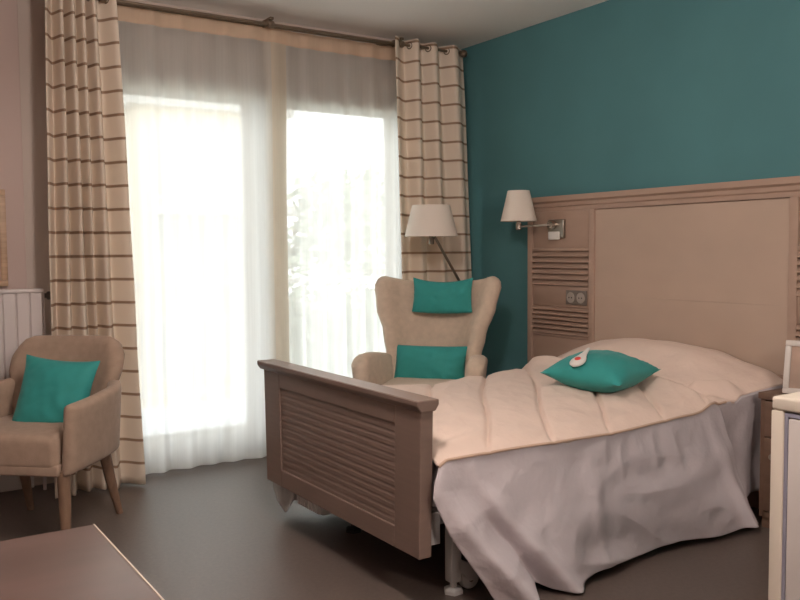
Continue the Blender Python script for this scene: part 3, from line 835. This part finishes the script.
# ------------------------------------------------------------------ white cabinet
cb = thing('cabinet', 'tall white cabinet with framed door in the right foreground', 'cabinet', (2.06, .87, 0))
cx0, cx1, cy0, cy1, cz = 1.80, 2.34, .58, 1.158, .85
bm = B(cx0, cx1, cy1 - .03, cy1, .02, cz - .031, bev=.003); box(bm, cx0, cx1, cy0, cy0 + .03, .02, cz - .031, bev=.003); box(bm, cx0 + .004, cx1, cy0 + .02, cy1 - .02, .02, .06)
box(bm, cx1 - .015, cx1 - .001, cy0 + .02, cy1 - .02, .02, cz - .031)
obj('carcass', bm, M['cab'], cb, True)
obj('cabinet_top', B(cx0, cx1, cy0, cy1, cz - .030, cz + .002, bev=.007, seg=4), M['cab'], cb, True)
obj('edging', frame4(bmesh.new(), cy0 + .030, cy1 - .030, .06, cz - .034, 0, .010, .009, bev=.001), M['gasket'], cb, False, smooth=False)
ed = [o for o in COL.objects if o.name.startswith('edging')][0]
for v in ed.data.vertices:
    y_, dep, z_ = v.co.x, v.co.y, v.co.z
    v.co = Vector((cx0 + .006 + dep - 2.06, y_ - .87, z_))
ed['label'] = 'lilac grey door edging'
d_ = obj('door', B(cx0 + .002, cx0 + .022, cy0 + .042, cy1 - .042, .072, cz - .046, bev=.003), M['cab_door'], cb, True)
bm = tube(bmesh.new(), [(cx0 + .002, cy0 + .08, .58), (cx0 - .028, cy0 + .08, .58), (cx0 - .028, cy0 + .08, .46), (cx0 + .002, cy0 + .08, .46)], .006, 10); obj('handle', bm, M['steel'], d_, True)
obj('plinth', B(cx0 + .03, cx1, cy0 + .01, cy1 - .01, 0, .022), M['cab'], cb, True)

# ------------------------------------------------------------------ foreground table
tb = thing('table', 'dark reddish wooden table with pale edge strip in the left foreground', 'table', (-.2, 1.1, 0))
tx0, tx1, ty0, ty1, tz = -.75, .348, .72, 1.522, .72
obj('table_top', B(tx0, tx1, ty0, ty1, tz - .028, tz, bev=.002), M['table'], tb, True)
obj('edge_strip', B(tx1 - .0015, tx1 + .0018, ty0, ty1, tz - .028, tz + .0008, bev=.001), M['edge'], tb, True)['label'] = 'pale edge strip'
for xx in (tx0 + .05, tx1 - .20):
    for yy in (ty0 + .05, ty1 - .20):
        obj('leg', B(xx - .025, xx + .025, yy - .025, yy + .025, 0, tz - .028, bev=.004), M['leg_wood'], tb, True)
for yy in (ty0 + .04, ty1 - .21): obj('apron', B(tx0 + .05, tx1 - .20, yy, yy + .02, tz - .09, tz - .028), M['leg_wood'], tb, True)

# ------------------------------------------------------------------ outside
struct('trim_3', B(-2, 9, RY1 + T, 6.6, -.20, -.03), M['terrace'])
rl = thing('balcony_railing', 'pale balcony railing outside the patio door, seen through the sheers', 'railing', (3, 6.45, -.03))
bm = B(-1, 8.5, 6.43, 6.47, .93, .97, bev=.004); obj('top_rail', bm, M['build2'], rl, True)
bm = B(-1, 8.5, 6.44, 6.46, .08, .11, bev=.004); obj('bottom_rail', bm, M['build2'], rl, True)
for k in range(48):
    xx = -.9 + k * .198
    obj('baluster', B(xx - .008, xx + .008, 6.442, 6.458, -.03 if k % 8 == 0 else .11, .93), M['build2'], rl, True, smooth=False)
g = B(-40, 60, 6.8, 70, -3.3, -3.2); struct('ground', g, M['lawn'])
bd = thing('apartment_building', 'cream apartment building beyond the left sheer curtain', 'building', (8.2, 20, -3.2))
obj('wall', B(5.2, 8.6, 18, 26, -3.2, 4.3), M['build'], bd, True, smooth=False)
obj('roof', B(5.0, 8.8, 17.8, 26.2, 4.3, 4.6), M['build2'], bd, True, smooth=False)
for zz in (-1.6, 1.0):
    for xx in (6.0, 7.5):
        f_ = obj('window', frame4(bmesh.new(), xx - .5, xx + .5, zz, zz + 1.4, 17.94, 18.02, .08), M['build2'], bd, True, smooth=False)
        obj('pane', B(xx - .44, xx + .44, 17.97, 17.99, zz + .06, zz + 1.34), M['wdark'], f_, True, smooth=False)
obj('balcony_slab', B(5.6, 8.6, 17.0, 18, 2.0, 2.2), M['build2'], bd, True, smooth=False)
def tree(x, y, hgt, rad_, label, seed):
    t = thing('tree', label, 'tree', (x, y, -3.2), 0, 'trees beyond the balcony')
    bm = tube(bmesh.new(), [(0, 0, 0), (.08, .02, hgt * .3), (.02, -.05, hgt * .62)], [.2, .15, .06], 10); obj('trunk', bm, M['bark'], t)
    rnd = random.Random(seed); bm = bmesh.new()
    for k in range(2600):
        d = Vector((rnd.gauss(0, 1), rnd.gauss(0, 1), rnd.gauss(0, 1))).normalized() * rad_ * (rnd.random() ** .4)
        p = Vector((d.x, d.y, hgt * .66 + d.z * .85 * hgt / rad_ * .38))
        if ns(p.x * .9 + seed, p.y * .9, p.z * .9) < -.08: continue
        a = Vector((rnd.uniform(-1, 1), rnd.uniform(-1, 1), rnd.uniform(-1, 1))).normalized() * .16
        b = a.orthogonal().normalized() * .09
        bm.faces.new([bm.verts.new(p + q) for q in (-a, b, a, -b)])
    obj('foliage', bm, M['leaf'], t, smooth=False, recalc=False)
tree(6.9, 12.2, 6.0, 1.5, 'loose leafy tree outside just right of the centre of the glass', 3)
tree(11.6, 17.0, 7.0, 1.9, 'leafy tree outside behind the right sheer curtain, the farther one', 8)

# ------------------------------------------------------------------ light
w = bpy.data.worlds.new('overcast_sky'); S.world = w; w.use_nodes = True
nt = w.node_tree; bg = nt.nodes['Background']
bg.inputs['Color'].default_value = (0.97, 0.98, 1.0, 1); bg.inputs['Strength'].default_value = 5.2
pl = bpy.data.lights.new('window_portal', 'AREA'); pl.shape = 'RECTANGLE'; pl.size = WX1 - WX0; pl.size_y = WZ1
pl.cycles.is_portal = True
po = bpy.data.objects.new('window_portal', pl); COL.objects.link(po)
po.location = ((WX0 + WX1) / 2, RY1 + T + .01, WZ1 / 2); po.rotation_euler = (radians(-90), 0, 0)

# added fill lights: two glowing globes hung out of the camera's view
gm = bpy.data.materials.new('fill_globe_glow'); gm.use_nodes = True
gp = gm.node_tree.nodes['Principled BSDF']; gp.inputs['Base Color'].default_value = (.9, .87, .82, 1)
gp.inputs['Emission Color'].default_value = (1.0, .86, .775, 1); gp.inputs['Emission Strength'].default_value = 132.0
for lx, ly, lab in ((1.15, -.95, 'added fill light globe behind the camera'), (.95, 1.78, 'added fill light globe hanging above the floor between table and bed')):
    gl = thing('fill_globe', lab, 'lamp', (lx, ly, 2.20))
    bm = bmesh.new(); bmesh.ops.create_uvsphere(bm, u_segments=32, v_segments=18, radius=.15 if ly < 0 else .122); bm.transform(Matrix.Translation((lx, ly, 2.20))); obj('globe', bm, gm, gl, True)
    bm = lathe(bmesh.new(), [(.04, 2.32), (.045, 2.345), (.008, 2.355), (.008, 2.52), (.05, 2.53), (.055, 2.55)], (lx, ly, 0), 20); obj('stem', bm, M['chrome'], gl, True)

# ------------------------------------------------------------------ camera
head, pitch, roll = radians(33.3), radians(3.4), radians(.45)
F0 = Vector((sin(head), cos(head), 0)); R0 = Vector((cos(head), -sin(head), 0)); Z = Vector((0, 0, 1))
Fw = F0 * cos(pitch) - Z * sin(pitch); U1 = Z * cos(pitch) + F0 * sin(pitch)
R = R0 * cos(roll) - U1 * sin(roll); U = U1 * cos(roll) + R0 * sin(roll)
cam = bpy.data.cameras.new('camera'); co = bpy.data.objects.new('camera', cam); COL.objects.link(co)
mw = Matrix(((R.x, U.x, -Fw.x, 0), (R.y, U.y, -Fw.y, 0), (R.z, U.z, -Fw.z, 1.2), (0, 0, 0, 1)))
co.matrix_world = mw
cam.sensor_width = 36; cam.lens = 842 / 800 * 36; cam.clip_start = .05; cam.clip_end = 200
S.camera = co
S.view_settings.view_transform = 'Standard'; S.view_settings.look = 'None'
S.view_settings.exposure = 0.0; S.view_settings.gamma = 1.0; S.view_settings.use_curve_mapping = False
S.cycles.max_bounces = 14; S.cycles.diffuse_bounces = 8; S.cycles.transparent_max_bounces = 16; S.cycles.transmission_bounces = 8
S.cycles.use_denoising = True; S.cycles.sample_clamp_indirect = 6.0
